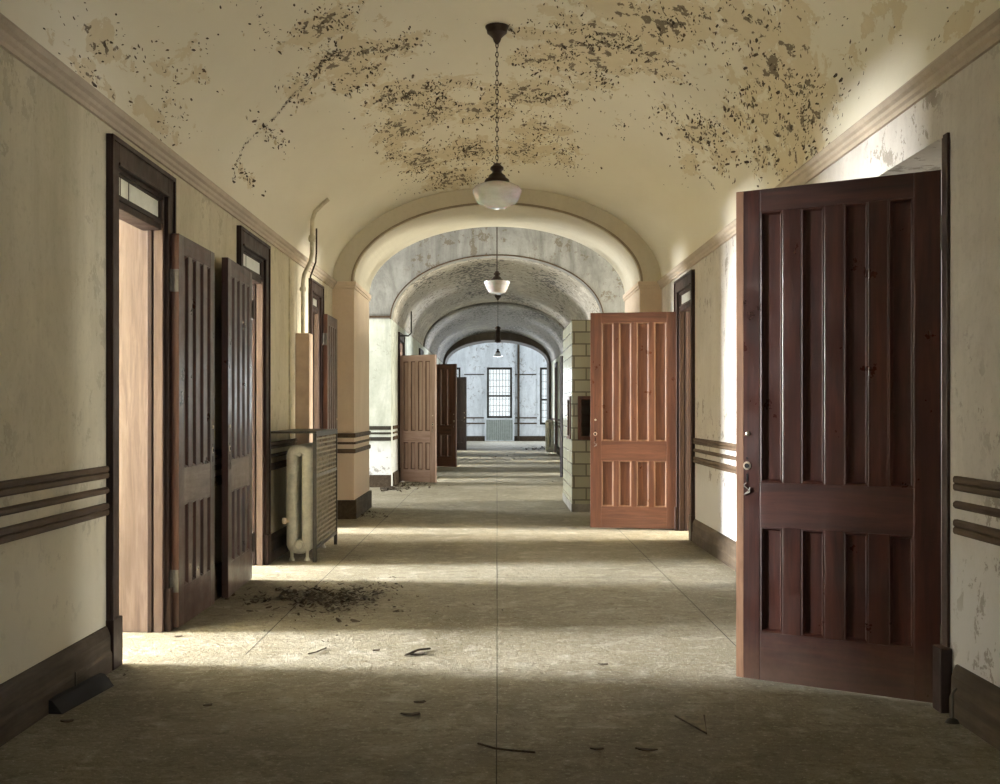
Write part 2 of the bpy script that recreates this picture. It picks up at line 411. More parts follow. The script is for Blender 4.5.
def vault(name, a, b_, spring, y0, y1, dy, n, mt, peel=None, sag=0.0):
    ny = max(1, int(round((y1 - y0) / dy))); prof = ell(a, b_, spring, n); vs = []; pv = []
    for j in range(ny + 1):
        y = y0 + (y1 - y0) * j / ny
        for (x, z) in prof:
            if sag and abs(x) < a * .999:
                q = sag * (noise.noise((x * .9, y * .7, z * .9)) )
                z = z + q * (z - spring); 
            vs.append((x, y, z)); pv.append(peel(x, y, z) if peel else 0)
    fs = [(j * (n + 1) + i, j * (n + 1) + i + 1, (j + 1) * (n + 1) + i + 1, (j + 1) * (n + 1) + i) for j in range(ny) for i in range(n)]
    me = bpy.data.meshes.new(name); me.from_pydata(vs, [], fs); me.materials.append(mt)
    at = me.attributes.new('peel', 'FLOAT', 'POINT'); at.data.foreach_set('value', pv)
    for p_ in me.polygons: p_.use_smooth = True
    o = bpy.data.objects.new(name, me); COL.objects.link(o)
    sd = o.modifiers.new('thickness', 'SOLIDIFY'); sd.thickness = .12; sd.offset = 1
    return struct(o)
v1 = vault('ceiling', HW, RISE, SPR, 3.2, Y1 + .02, .07, 84, M['vault'], peel_at, .025)
vault('ceiling_rear', HW, RISE, SPR, Y0, 3.2, .4, 48, M['vault'])
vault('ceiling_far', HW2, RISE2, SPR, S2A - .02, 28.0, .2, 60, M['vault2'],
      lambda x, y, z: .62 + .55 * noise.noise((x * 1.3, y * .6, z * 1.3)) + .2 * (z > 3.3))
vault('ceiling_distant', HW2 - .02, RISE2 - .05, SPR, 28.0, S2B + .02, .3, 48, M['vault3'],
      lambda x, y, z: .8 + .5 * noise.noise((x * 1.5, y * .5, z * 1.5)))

def arch_plate(name, y0, y1, a, b_, spring, xmax, ztop, mt, n=48):
    mb = MB(); pr = ell(a, b_, spring, n)
    mb.box(-xmax, -a, y0, y1, 0, ztop); mb.box(a, xmax, y0, y1, 0, ztop)
    for (x0, z0), (x1, z1) in zip(pr[:-1], pr[1:]):
        mb.extrude([(x0, z0), (x1, z1), (x1, ztop), (x0, ztop)], 'y', y0, y1)
    return mb
def pier_arch(name, y0, y1, a, b_, spring, xmax, ztop, pm, am):
    mb = MB(); mb.box(-xmax, -a, y0, y1, 0, spring); mb.box(a, xmax, y0, y1, 0, spring)
    struct(mb.build(name, pm))
    mb = MB(); pr = ell(a, b_, spring, 56)
    mb.box(-xmax, -a, y0, y1, spring, ztop); mb.box(a, xmax, y0, y1, spring, ztop)
    for (x0, z0), (x1, z1) in zip(pr[:-1], pr[1:]):
        mb.extrude([(x0, z0), (x1, z1), (x1, ztop), (x0, ztop)], 'y', y0, y1)
    return struct(mb.build(name.replace('wall', 'ceiling'), am))
pier_arch('wall_arch', A1, A1E, 1.65, .894, SPR, 2.32, 4.7, M['pier'], M['arch'])
# wide side walls of the cross hall
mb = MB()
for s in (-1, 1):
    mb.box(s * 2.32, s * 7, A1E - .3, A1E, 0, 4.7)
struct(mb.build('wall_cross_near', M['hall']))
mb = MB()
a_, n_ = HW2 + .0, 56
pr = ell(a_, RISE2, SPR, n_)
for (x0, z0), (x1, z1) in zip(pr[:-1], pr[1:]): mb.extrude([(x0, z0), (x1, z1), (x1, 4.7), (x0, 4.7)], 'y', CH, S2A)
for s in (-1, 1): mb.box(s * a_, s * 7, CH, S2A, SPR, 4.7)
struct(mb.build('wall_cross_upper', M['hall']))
mb = MB()
for s in (-1, 1): mb.box(s * a_, s * 7, CH, S2A, 0, SPR)
struct(mb.build('wall_cross_far', M['hall_pale']))
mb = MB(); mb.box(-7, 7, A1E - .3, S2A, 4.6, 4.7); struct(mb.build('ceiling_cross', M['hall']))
mb = MB()
for s in (-1, 1):
    for (y0, y1, z0, z1) in ((A1E - .3, 16.6, 0, 4.6), (18.8, S2A, 0, 4.6), (16.6, 18.8, 0, .7), (16.6, 18.8, 3.1, 4.6)):
        mb.box(s * 6.9, s * 7.05, y0, y1, z0, z1)
struct(mb.build('wall_cross_ends', M['room']))
# section beyond the cross hall
F_L = [(y - .45, y + .45, 2.49) for s, y, p_ in FAR if s < 0]; F_R = [(y - .45, y + .45, 2.49) for s, y, p_ in FAR if s > 0]
wall('wall_far_left', -1, HW2, S2A, S2B, 3.2, F_L, .3, M['hall_pale'])
wall('wall_far_right', 1, HW2, S2A, S2B, 3.2, F_R, .3, M['hall_pale'])
EA = 1.64
mb = MB(); pr = ell(EA, .73, SPR, 48)
mb.box(-5.3, -EA, S2B, E2, 0, 4.4); mb.box(EA, 5.3, S2B, E2, 0, 4.4)
for (x0, z0), (x1, z1) in zip(pr[:-1], pr[1:]): mb.extrude([(x0, z0), (x1, z1), (x1, 4.4), (x0, 4.4)], 'y', S2B, E2)
struct(mb.build('wall_end_arch', M['end_shade']))
# far day room
mb = MB(); WN = [(-2.45, -1.45, .65, 2.92), (-.40, .60, .91, 2.92), (1.70, 2.70, .65, 2.92)]
xs = -5.3
for (a, b_, z0, z1) in WN:
    mb.box(xs, a, YF, YF + .25, 0, 4.3); mb.box(a, b_, YF, YF + .25, 0, z0); mb.box(a, b_, YF, YF + .25, z1, 4.3); xs = b_
mb.box(xs, 5.3, YF, YF + .25, 0, 4.3)
struct(mb.build('wall_end', M['far']))
mb = MB()
for s in (-1, 1):
    mb.box(s * 5.3, s * 5.4, E2, 41.9, 0, 4.3); mb.box(s * 5.3, s * 5.4, 45.1, YF, 0, 4.3)
    mb.box(s * 5.3, s * 5.4, 41.9, 45.1, 0, .8); mb.box(s * 5.3, s * 5.4, 41.9, 45.1, 3.2, 4.3)
struct(mb.build('wall_end_sides', M['far']))
mb = MB(); mb.box(-5.4, 5.4, E2, YF + .25, 4.3, 4.4); struct(mb.build('ceiling_end', M['far']))

# side rooms behind the doors (each a plain plastered box with one window opening)
def side_room(s, x0, x1, y0, y1, wy, ww, mt, H=3.2):
    mb = MB(); t = .08
    mb.box(s * x0, s * x1, y0 - t, y0, 0, H); mb.box(s * x0, s * x1, y1, y1 + t, 0, H); mb.box(s * x0, s * x1, y0, y1, H, H + t)
    X0, X1 = s * x1, s * (x1 + .2)
    mb.box(X0, X1, y0, wy - ww / 2, 0, H); mb.box(X0, X1, wy + ww / 2, y1, 0, H)
    mb.box(X0, X1, wy - ww / 2, wy + ww / 2, 0, .7); mb.box(X0, X1, wy - ww / 2, wy + ww / 2, 2.8 if H < 3.5 else 3.5, H)
    return struct(mb.build('wall_side_room', mt))
side_room(-1, HW + T, XR - .05, 4.3, 7.75, 6.75, 1.55, M['room'], 3.8)
side_room(-1, HW + T, XR - .05, 7.95, 11.0, 9.45, 1.45, M['room'], 3.8)
side_room(-1, HW + T, XR - .05, 11.2, 13.7, 12.6, 1.15, M['room'], 3.8)
side_room(1, HW + T, XR - .05, 3.6, 8.6, 6.1, 1.35, M['room'], 3.8)
side_room(1, HW + T, XR - .05, 9.8, 13.7, 12.0, 1.45, M['room'], 3.8)
for s, y, p_ in FAR:
    side_room(s, HW2 + .3, 4.85, y - 1.25, y + 1.25, y, .95, M['room'])

# cornice, imposts, arch beads, chair rails, skirting
def run(poly, side, x, y0, y1, mb):
    """profile poly [(out from wall, z)] extruded along y"""
    mb.extrude([(side * (x - o), z) for o, z in poly], 'y', y0, y1)
mb = MB()
CP = [(-.01, SPR - .075), (.016, SPR - .075), (.018, SPR - .055), (.030, SPR - .045), (.034, SPR - .028), (.050, SPR - .018), (.058, SPR + .002), (.056, SPR + .012), (.03, SPR + .016), (-.01, SPR + .03)]
for s in (-1, 1):
    run(CP, s, HW, Y0, A1, mb)
struct(mb.build('trim_cornice', M['cornice'], smooth=False))
mb = MB()
for s in (-1, 1):
    mb.box(s * 1.625, s * 2.3, A1 - .028, A1E + .028, SPR - .04, SPR + .01)
    mb.box(s * 1.635, s * 2.3, A1 - .015, A1E + .015, SPR - .07, SPR - .04)
struct(mb.build('trim_impost', M['pier'], bevel=.006))
def arch_bead(name, a, b_, spring, y, r, mt, n=60):
    mb = MB(); mb.tube([(x, y, z) for x, z in ell(a, b_, spring, n)], r, 8); return struct(mb.build(name, mt, smooth=True))
arch_bead('trim_arch_bead', 1.675, .915, SPR, A1 - .004, .013, M['bead_shade'])
mb = MB()      # raised archivolt band on the arch face
pi_ = ell(1.70, .945, SPR, 60); po_ = ell(1.86, 1.06, SPR, 60)
arch_bead('trim_far_arch_bead', HW2 + .012, RISE2 + .012, SPR, CH - .004, .011, M['dark_wood_y'])
arch_bead('trim_middle_rib', HW2 - .01, RISE2 - .02, SPR, 28.0, .03, M['far_vault'])
mb = MB()
for s in (-1, 1): mb.box(s * HW2, s * 6.9, CH - .05, CH, SPR + .02, SPR + .05)
struct(mb.build('trim_ledge', M['dark_wood_y']))

def segs(y0, y1, ops, gap=.13):
    out = []; y = y0
    for (a, b_, h) in sorted(ops):
        out.append((y, a - gap)); y = b_ + gap
    out.append((y, y1)); return out
RAILS = [(.964, .030), (.876, .016), (.785, .030)]
def rails(name, segl, side, x, mt):
    mb = MB()
    for (a, b_) in segl:
        if b_ - a < .03: continue
        for z, h in RAILS:
            if h > .02:
                run([(-.01, z - h), (.014, z - h), (.020, z - h + .008), (.020, z - .006), (.012, z), (.020, z + .006), (.020, z + h - .008), (.014, z + h), (-.01, z + h)], side, x, a, b_, mb)
            else:
                run([(-.01, z - h), (.010, z - h), (.020, z - h * .4), (.020, z + h * .4), (.010, z + h), (-.01, z + h)], side, x, a, b_, mb)
    return struct(mb.build(name, mt))
def skirting(name, segl, side, x, mt):
    mb = MB()
    for (a, b_) in segl:
        if b_ - a < .03: continue
        run([(-.01, 0), (.034, 0), (.034, .085), (.026, .10), (.026, .17), (.018, .195), (.008, .215), (-.01, .22)], side, x, a, b_, mb)
    return struct(mb.build(name, mt))
LS, RS = segs(Y0 + .05, A1, L_OP), segs(Y0 + .05, A1, R_OP)
rails('trim_chair_rail_left', LS, -1, HW, M['dark_wood_y']); rails('trim_chair_rail_right', RS, 1, HW, M['dark_wood_y'])
skirting('baseboard_left', LS, -1, HW, M['base_wood']); skirting('baseboard_right', RS, 1, HW, M['base_wood'])
# around the piers
def pier_trim(mb, zz, h, out):
    for s in (-1, 1):
        mb.box(s * (1.65 - out), s * HW, A1 - out, A1, zz - h, zz + h)
        mb.box(s * (1.65 - out), s * 1.652, A1, A1E + out, zz - h, zz + h)
mb = MB()
for z, h in RAILS: pier_trim(mb, z, h * .85, .018)
struct(mb.build('trim_pier_rail', M['dark_wood_y'], bevel=.004))
mb = MB(); pier_trim(mb, .11, .11, .03); struct(mb.build('baseboard_pier', M['base_wood'], bevel=.006))
mb = MB()
for s in (-1, 1):
    for z, h in RAILS: mb.box(s * HW2, s * 6.9, CH - .02, CH, z - h, z + h)
struct(mb.build('trim_cross_rail', M['iron'], bevel=.004))
mb = MB()
for s in (-1, 1): mb.box(s * HW2, s * 6.9, CH - .03, CH, 0, .2)
struct(mb.build('baseboard_cross', M['base_wood'], bevel=.006))
FLs, FRs = segs(S2A, S2B, F_L, .1), segs(S2A, S2B, F_R, .1)
skirting('baseboard_far_left', FLs, -1, HW2, M['base_wood']); skirting('baseboard_far_right', FRs, 1, HW2, M['base_wood'])
rails('trim_far_rail_left', FLs, -1, HW2, M['dark_wood_y']); rails('trim_far_rail_right', FRs, 1, HW2, M['dark_wood_y'])
mb = MB(); mb.box(-5.3, -.48, YF - .03, YF, 0, .2); mb.box(.68, 5.3, YF - .03, YF, 0, .2)
struct(mb.build('baseboard_end', M['base_wood']))
mb = MB()
for z in (.92, .70):
    mb.box(-5.3, -.48, YF - .025, YF, z - .025, z + .025); mb.box(.68, 1.6, YF - .025, YF, z - .025, z + .025); mb.box(2.8, 5.3, YF - .025, YF, z - .025, z + .025)
struct(mb.build('trim_end_rail', M['dark_wood_y']))
mb = MB()
for a, b_ in ((-5.3, -2.6), (-1.3, -.5), (.7, 1.55), (2.85, 5.3)): mb.box(a, b_, YF - .03, YF, 2.62, 2.66)
struct(mb.build('trim_end_ledge', M['base_wood']))

# floor joints
mb = MB()
def jl(x0, y0, x1, y1, wd):
    d = Vector((x1 - x0, y1 - y0)); nrm = Vector((-d.y, d.x)).normalized() * wd / 2
    mb.add([(x0 - nrm.x, y0 - nrm.y, .0006), (x1 - nrm.x, y1 - nrm.y, .0006), (x1 + nrm.x, y1 + nrm.y, .0006), (x0 + nrm.x, y0 + nrm.y, .0006)], [(0, 1, 2, 3)])
yy = Y0
while yy < 38:
    jl(random.uniform(-.002, .002), yy, random.uniform(-.002, .002), yy + .98, random.uniform(.003, .007)); yy += 1
for x in (-1.30, 1.28): jl(x, 6.2, x, 38, .006)
for y in (9.05, 13.4, 18.6, 22.5): jl(-1.3, y, 1.28, y + .01, .008)
struct(mb.build('trim_floor_joint', M['joint']))

# ------------------------------------------------------------------ doors
def door_leaf(name, W=.93, H=2.28, mv='leaf_red_v', mh='leaf_red_h', thick=.044, edge=None, hardware=True, mid=None, hs=0, mould=None, mw=.088):
    """hinge edge at the local origin, leaf runs along +x"""
    root = empty(name, (0, 0, 0)); root['kind'] = 'structure'
    st, g = .115, .006; t = thick / 2; z0 = .012
    k = H / 2.28
    Zb, Zm0, Zm1, Zt = .235 * k, .72 * k, .925 * k, H - .105
    inner = W - 2 * st; pw = (inner - 3 * mw) / 4
    fr = MB(); fr.box(0, st, -t, t, z0, H); fr.box(W - st, W, -t, t, z0, H)
    for i in range(3):
        x = st + pw * (i + 1) + mw * i
        fr.box(x, x + mw, -t, t, Zb, Zm0); fr.box(x, x + mw, -t, t, Zm1, Zt)
    fr.build('frame', M[mv], root, bevel=.0025)
    for (a, b_) in ((z0, Zb), (Zm0, Zm1), (Zt, H)):
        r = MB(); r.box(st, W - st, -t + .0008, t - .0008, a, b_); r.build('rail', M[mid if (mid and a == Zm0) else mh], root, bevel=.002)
    for (a, b_) in ((Zb, Zm0), (Zm1, Zt)):
        for i in range(4):
            x = st + (pw + mw) * i; p_ = MB(); q = .007
            p_.box(x + .004, x + pw - .004, -q, q, a + .004, b_ - .004)
            pan = p_.build('panel', M[mv], root)
            mo = MB(); wd = .017
            for sgn in (1, -1):
                # sloped moulding ring from the frame face down to the panel
                yo, yi = sgn * (t - .002), sgn * q
                O = [(x, a), (x + pw, a), (x + pw, b_), (x, b_)]
                Mi = [(x + wd * .45, a + wd * .45), (x + pw - wd * .45, a + wd * .45), (x + pw - wd * .45, b_ - wd * .45), (x + wd * .45, b_ - wd * .45)]
                I = [(x + wd, a + wd), (x + pw - wd, a + wd), (x + pw - wd, b_ - wd), (x + wd, b_ - wd)]
                vs = [(u, yo, v) for u, v in O] + [(u, yo * 1.08, v) for u, v in Mi] + [(u, yi, v) for u, v in I]
                fs = [(j, (j + 1) % 4, 4 + (j + 1) % 4, 4 + j) for j in range(4)] + [(4 + j, 4 + (j + 1) % 4, 8 + (j + 1) % 4, 8 + j) for j in range(4)]
                mo.add(vs, fs)
            mo.build('moulding', M[mould or mv], pan)
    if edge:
        e = MB(); e.box(W - .034, W + .002, -t - .0012, t + .0012, z0 + .002, H - .002); e.build('edge_strip', M[edge], root)['label'] = 'pale orange edge'
    if hardware:
        for zz in ((.28, H - .27) if hs else ()):
            h = MB(); h.box(-.004, .0, -t + .002, t + .004, zz - .065, zz + .065); h.box(-.004, .0, hs * t, hs * (t + .055), zz - .065, zz + .065)
            for q in range(5): h.lathe([(.008, -.012), (.009, .0), (.008, .012)], (-.008, hs * (t + .004), zz + (q - 2) * .026), 10)
            h.build('hinge', M['steel'], root, bevel=.0015)
        if hs: e = MB(); e.box(-.0025, .001, -t + .001, t - .001, z0 + .002, H - .002); e.build('edge_strip', M['leaf_brown_v'], root)
        for zz in (() if hs else (.28, H - .27)):
            h = MB(); h.box(-.012, .004, -t - .002, t + .004, zz - .065, zz + .065)
            h.lathe([(.009, -.075), (.009, .075)], (-.008, t + .006, zz), 10)
            h.build('hinge', M['iron'], root, bevel=.002)
        for sgn in (1, -1):
            yk = sgn * t
            pl = MB(); pl.lathe([(.001, yk), (.011, yk), (.011, yk + sgn * .004), (.008, yk + sgn * .007), (.001, yk + sgn * .008)], (W - .055, 0, 1.155), 14, 'y')
            pl.build('bolt_cover', M['brass'], root, smooth=True)
            lp = MB(); lp.lathe([(.001, yk), (.020, yk), (.019, yk + sgn * .003), (.001, yk + sgn * .004)], (W - .052, 0, 1.005), 16, 'y')
            es = lp.build('lock_plate', M['brass'], root, smooth=True)
            hk = MB(); hk.lathe([(.001, yk + sgn * .003), (.0115, yk + sgn * .003), (.0115, yk + sgn * .0052), (.001, yk + sgn * .0052)], (W - .052, 0, 1.005), 14, 'y')
            hk.box(W - .056, W - .048, yk, yk + sgn * .002, .93, .968)
            hk.lathe([(.001, yk), (.006, yk), (.006, yk + sgn * .002), (.001, yk + sgn * .002)], (W - .052, 0, 1.04), 10, 'y')
            hk.build('keyhole', M['black'], es)
            ch = MB()
            ch.tube([(W - .05 + .012 * math.sin(i * 1.1) , yk + sgn * .006, .925 - i * .008) for i in range(8)] + [(W - .066, yk + sgn * .006, .882), (W - .068, yk + sgn * .006, .905)], .0028, 6)
            ch.build('escutcheon_scroll', M['steel'], es, smooth=True)
    return root
def place(o, x, y, fx, fy):
    o.location = (x, y, 0); o.rotation_euler = (0, 0, math.atan2(fy - y, fx - x)); return o

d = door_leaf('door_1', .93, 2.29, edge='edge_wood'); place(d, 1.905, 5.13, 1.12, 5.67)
tag(d, 'large dark red panelled wooden door standing half open in the right foreground', 'door', kind='structure')
d = door_leaf('door_2', .87, 2.28, mid='sheen_h', hs=1); place(d, -1.85, 6.90, -1.85, 7.9)
tag(d, 'dark red panelled door folded back on the left wall, nearest the camera', 'door', kind='structure')
d = door_leaf('door_3', .93, 2.28, mid='sheen_h'); place(d, -1.842, 8.92, -1.812, 8.0)
tag(d, 'dark red panelled door folded toward the camera behind the nearest left door', 'door', kind='structure')
d = door_leaf('door_4', .80, 2.29, hs=1); place(d, -1.842, 12.88, -1.842, 13.7)
tag(d, 'narrow red door folded on the left wall beyond the radiator', 'door', kind='structure')
d = door_leaf('door_5', .92, 2.29, 'leaf_brown_v', 'leaf_brown_h', mw=.05, mould='pale_edge'); place(d, 1.90, 12.60, 1.0, 12.77)
tag(d, 'orange brown panelled door standing square open from the right wall beside glazed blocks', 'door', kind='structure')
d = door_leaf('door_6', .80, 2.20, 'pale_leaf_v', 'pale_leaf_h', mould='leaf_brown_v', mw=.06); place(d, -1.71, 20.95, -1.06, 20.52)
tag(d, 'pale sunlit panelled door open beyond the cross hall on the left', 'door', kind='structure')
d = door_leaf('door_7', .88, 2.25, 'leaf_brown_v', 'leaf_brown_h', mw=.06); place(d, -1.62, 26.5, -.92, 26.05)
tag(d, 'brown panelled door open just behind the pale door', 'door', kind='structure')
d = door_leaf('door_8', .9, 2.25, 'near_black', 'near_black'); place(d, -1.58, 37.3, -.98, 36.7)
tag(d, 'nearly black door at the far left end of the corridor', 'door', kind='structure')
d = door_leaf('door_9', .9, 2.25, 'near_black', 'near_black'); place(d, 1.63, 22.92, 1.17, 22.12)
tag(d, 'dark door seen nearly edge on, beyond the glazed block booth', 'door', kind='structure')

def door_frame(name, side, x, a, b_, top, th, mv, transom=True, casing=True, head=True, label=None):
    """jamb lining, casing, stops and transom round an opening a..b_ in the wall at x"""
    root = empty(name, (side * x, (a + b_) / 2, 0)); root['kind'] = 'structure'
    ox, oy = side * x, (a + b_) / 2
    def B(mb, u0, u1, y0, y1, z0, z1): mb.box(side * u0, side * u1, y0 - oy, y1 - oy, z0, z1)   # u: out of the corridor
    cw = .13; j = .03
    for (y0, y1, nm) in ((a, a + j, 'jamb'), (b_ - j, b_, 'jamb')):
        mb = MB(); B(mb, 0, th, y0, y1, 0, top)
        inn = (y1, y1 + .012) if y0 == a else (y0 - .012, y0)
        # recessed panel look: raised border fillets on the lining
        B(mb, .0, .05, *inn, 0, 2.30); B(mb, th - .05, th, *inn, 0, 2.30)
        o = mb.build(nm, M['jamb_wood'] if side < 0 else M['dark_wood'], root, bevel=.003)
        o['label'] = 'door lining tinted pink by room light' if side < 0 else 'dark door lining'
        mb = MB(); B(mb, .060, .085, inn[0] - (0 if y0 == a else .006), inn[1] + (.006 if y0 == a else 0), 0, 2.30)
        mb.build('door_stop', M[mv], root, bevel=.002)
    mb = MB(); B(mb, 0, th, a + j, b_ - j, top - j, top); mb.build('head', M[mv], root)
    if casing:
        for (y0, y1) in ((a - cw + .01, a + .01), (b_ - .01, b_ + cw - .01)):
            mb = MB(); B(mb, -.024, .0, y0, y1, .24, top + (cw if head else 0) - .01)
            e0 = y0 if y0 < a else y1 - .025
            B(mb, -.036, -.024, e0, e0 + .025, .24, top + (cw if head else 0) - .01)
            mb.build('casing', M[mv], root, bevel=.003)
            mb = MB(); B(mb, -.04, 0, y0 - .006, y1 + .006, 0, .245); mb.build('plinth_block', M[mv], root, bevel=.004)
        if head:
            mb = MB(); B(mb, -.024, 0, a + .01, b_ - .01, top - .01, top + cw - .01); B(mb, -.036, -.024, a - cw + .01, b_ + cw - .01, top + cw - .035, top + cw - .01)
            B(mb, -.034, -.024, a, b_, top - .012, top + .004)
            mb.build('casing_head', M[mv], root, bevel=.003)
    if transom:
        mb = MB(); B(mb, .01, .12, a + j, b_ - j, 2.285, 2.335); B(mb, .0, .13, a + j, b_ - j, 2.32, 2.335); mb.build('transom_bar', M[mv], root, bevel=.003)
        mb = MB(); z0, z1 = 2.335, top - j; B(mb, .012, .034, a + j, a + j + .03, z0, z1); B(mb, .012, .034, b_ - j - .03, b_ - j, z0, z1)
        B(mb, .012, .034, a + j, b_ - j, z0, z0 + .018); B(mb, .012, .034, a + j, b_ - j, z1 - .012, z1)
        sash = mb.build('transom_sash', M[mv], root)
        mb = MB(); B(mb, .020, .024, a + j + .03, b_ - j - .03, z0 + .018, z1 - .012); mb.build('glass', M['dusty_glass'], sash)
        mb = MB()
        for q in (.16, .30): B(mb, .018, .026, a + q, a + q + .006, z0, z1)
        mb.build('glazing_bar', M[mv], sash)
    return root
def shift(o): return o
door_frame('trim_1', -1, HW, 5.95, 6.86, 2.49, T, 'dark_wood')
door_frame('trim_2', -1, HW, 8.87, 9.77, 2.49, T, 'dark_wood')
door_frame('trim_3', -1, HW, 12.21, 12.84, 2.47, T, 'dark_wood')
door_frame('trim_4', 1, HW, 11.63, 12.54, 2.49, T, 'dark_wood')
# near right opening: only the near jamb keeps its narrow trim
r = empty('trim_5', (HW, 5.08, 0)); r['kind'] = 'structure'
mb = MB(); mb.box(-.006, T, 0, .018, 0, 2.42); mb.box(-.012, -.006, -.005, .018, .27, 2.42); mb.build('jamb', M['dark_wood'], r, bevel=.003)
mb = MB(); mb.box(-.05, 0, -.075, .02, 0, .27); mb.build('plinth_block', M['dark_wood'], r, bevel=.004)
mb = MB(); mb.box(-.014, 0, -.05, 0, .27, 2.43); mb.build('casing', M['dark_wood'], r, bevel=.003)
mb = MB(); mb.box(0, T, .93, .96, 0, 2.42); mb.build('jamb', M['dark_wood'], r, bevel=.003)
n = 6
for s, y, p_ in FAR:
    door_frame('trim_%d' % n, s, HW2, y - .45, y + .45, 2.49, .3, 'dark_wood', transom=False); n += 1

# ------------------------------------------------------------------ far windows
def far_window(name, a, b_, z0, z1):
    r = empty(name, ((a + b_) / 2, YF + .08, z0)); r['kind'] = 'structure'; hw = (b_ - a) / 2; H = z1 - z0
    mb = MB(); f = .085
    mb.box(-hw, -hw + f, -.04, .04, 0, H); mb.box(hw - f, hw, -.04, .04, 0, H); mb.box(-hw, hw, -.04, .04, H - f, H); mb.box(-hw, hw, -.04, .04, 0, f); mb.box(-hw, hw, -.045, .045, H * .42, H * .42 + .07)
    mb.build('window_frame', M['iron'], r)
    mb = MB()
    for i in range(1, 8): x = -hw + 2 * hw * i / 8; mb.box(x - .009, x + .009, .03, .045, 0, H)
    for i in range(1, 8): z = H * i / 8; mb.box(-hw, hw, .03, .045, z - .008, z + .008)
    mb.build('security_grid', M['steel'], r)
    mb = MB(); mb.box(-hw + f, hw - f, -.004, .004, f, H - f); mb.build('glass', M['glass'], r)
    # white casing on the room side
    mb = MB(); c = .12; y0, y1 = -.11, -.08
    mb.box(-hw - c, -hw, y0, y1, -.02, H + c); mb.box(hw, hw + c, y0, y1, -.02, H + c); mb.box(-hw, hw, y0, y1, H, H + c); mb.box(-hw - c, hw + c, y0 - .05, y1, -.05, 0)
    mb.build('window_casing', M['far'], r)
for i, wv in enumerate(WN): far_window('window_%d' % (i + 1), *wv)
pb = empty('wainscot_panel', (.1, YF - .06, 0)); struct(pb); pb.name = 'trim_wainscot'
mb = MB()
for i in range(14): x = -.52 + i * .0745; mb.box(x, x + .066, -.012, .0, .04, .84)
mb.build('board', M['beadboard'], pb)
mb = MB(); mb.box(-.56, .56, 0, .06, 0, .86); mb.box(-.58, -.53, -.03, .0, 0, .86); mb.box(.53, .58, -.03, 0, 0, .86); mb.build('panel_frame', M['far'], pb)
o = MB().tube([(.85, YF - .08, 0), (.85, YF - .08, 4.28)], .045, 12).build('drain_pipe', M['base_wood'], smooth=True)
tag(o, 'dark upright pipe on the pale far end wall right of the middle window', 'pipe')

# ------------------------------------------------------------------ glazed block booth
r = empty('glazed_block_booth', (1.285, 15.8, 0))
tag(r, 'pale glazed block booth standing behind the orange brown door', 'booth')
bx0, bx1, by0, by1, bz = .925 - 1.285, 1.635 - 1.285, 14.8 - 15.8, 16.8 - 15.8, 2.37
mb = MB(); t = .1
wz0, wz1 = .89, 1.43
# front wall with window at its right, left wall with window
fx0, fx1 = .995 - 1.285, 1.30 - 1.285
mb.box(bx0, fx0, by0, by0 + t, 0, bz); mb.box(fx1, bx1, by0, by0 + t, 0, bz); mb.box(fx0, fx1, by0, by0 + t, 0, wz0); mb.box(fx0, fx1, by0, by0 + t, wz1, bz)
ly0, ly1 = -.82, -.32
mb.box(bx0, bx0 + t, by0 + t, ly0, 0, bz); mb.box(bx0, bx0 + t, ly1, by1, 0, bz); mb.box(bx0, bx0 + t, ly0, ly1, 0, wz0); mb.box(bx0, bx0 + t, ly0, ly1, wz1, bz)
mb.box(bx0 + t, bx1, by1 - t, by1, 0, bz); mb.box(bx1 - t, bx1, by0 + t, by1 - t, 0, bz)
mb.box(bx0 + .01, bx1 - .01, by0 + .01, by1 - .01, bz - .05, bz - .002)
mb.build('block_wall', M['block'], r)
def hatch(x0, x1, y0, y1, axis):
    mb = MB(); f = .045
    if axis == 'y':
        mb.box(x0, x0 + f, y0, y1, wz0, wz1); mb.box(x1 - f, x1, y0, y1, wz0, wz1); mb.box(x0 + f, x1 - f, y0, y1, wz0, wz0 + f); mb.box(x0 + f, x1 - f, y0, y1, wz1 - f, wz1)
    else:
        mb.box(x0, x1, y0, y0 + f, wz0, wz1); mb.box(x0, x1, y1 - f, y1, wz0, wz1); mb.box(x0, x1, y0 + f, y1 - f, wz0, wz0 + f); mb.box(x0, x1, y0 + f, y1 - f, wz1 - f, wz1)
    h = mb.build('window_frame', M['leaf_brown_v'], r, bevel=.003)
    mb = MB()
    if axis == 'y': mb.box(x0 + f, x1 - f, y0 + .05, y0 + .056, wz0 + f, wz1 - f)
    else: mb.box(x0 + .05, x0 + .056, y0 + f, y1 - f, wz0 + f, wz1 - f)
    mb.build('glass', M['glass'], h)
hatch(fx0, fx1, by0 - .02, by0 + t, 'y'); hatch(bx0 - .02, bx0 + t, ly0, ly1, 'x')
mb = MB(); mb.box(bx0 - .008, bx1, by0 - .008, by0, 0, .10); mb.box(bx0 - .008, bx0, by0, by1, 0, .10); mb.build('plinth', M['hall'], r)

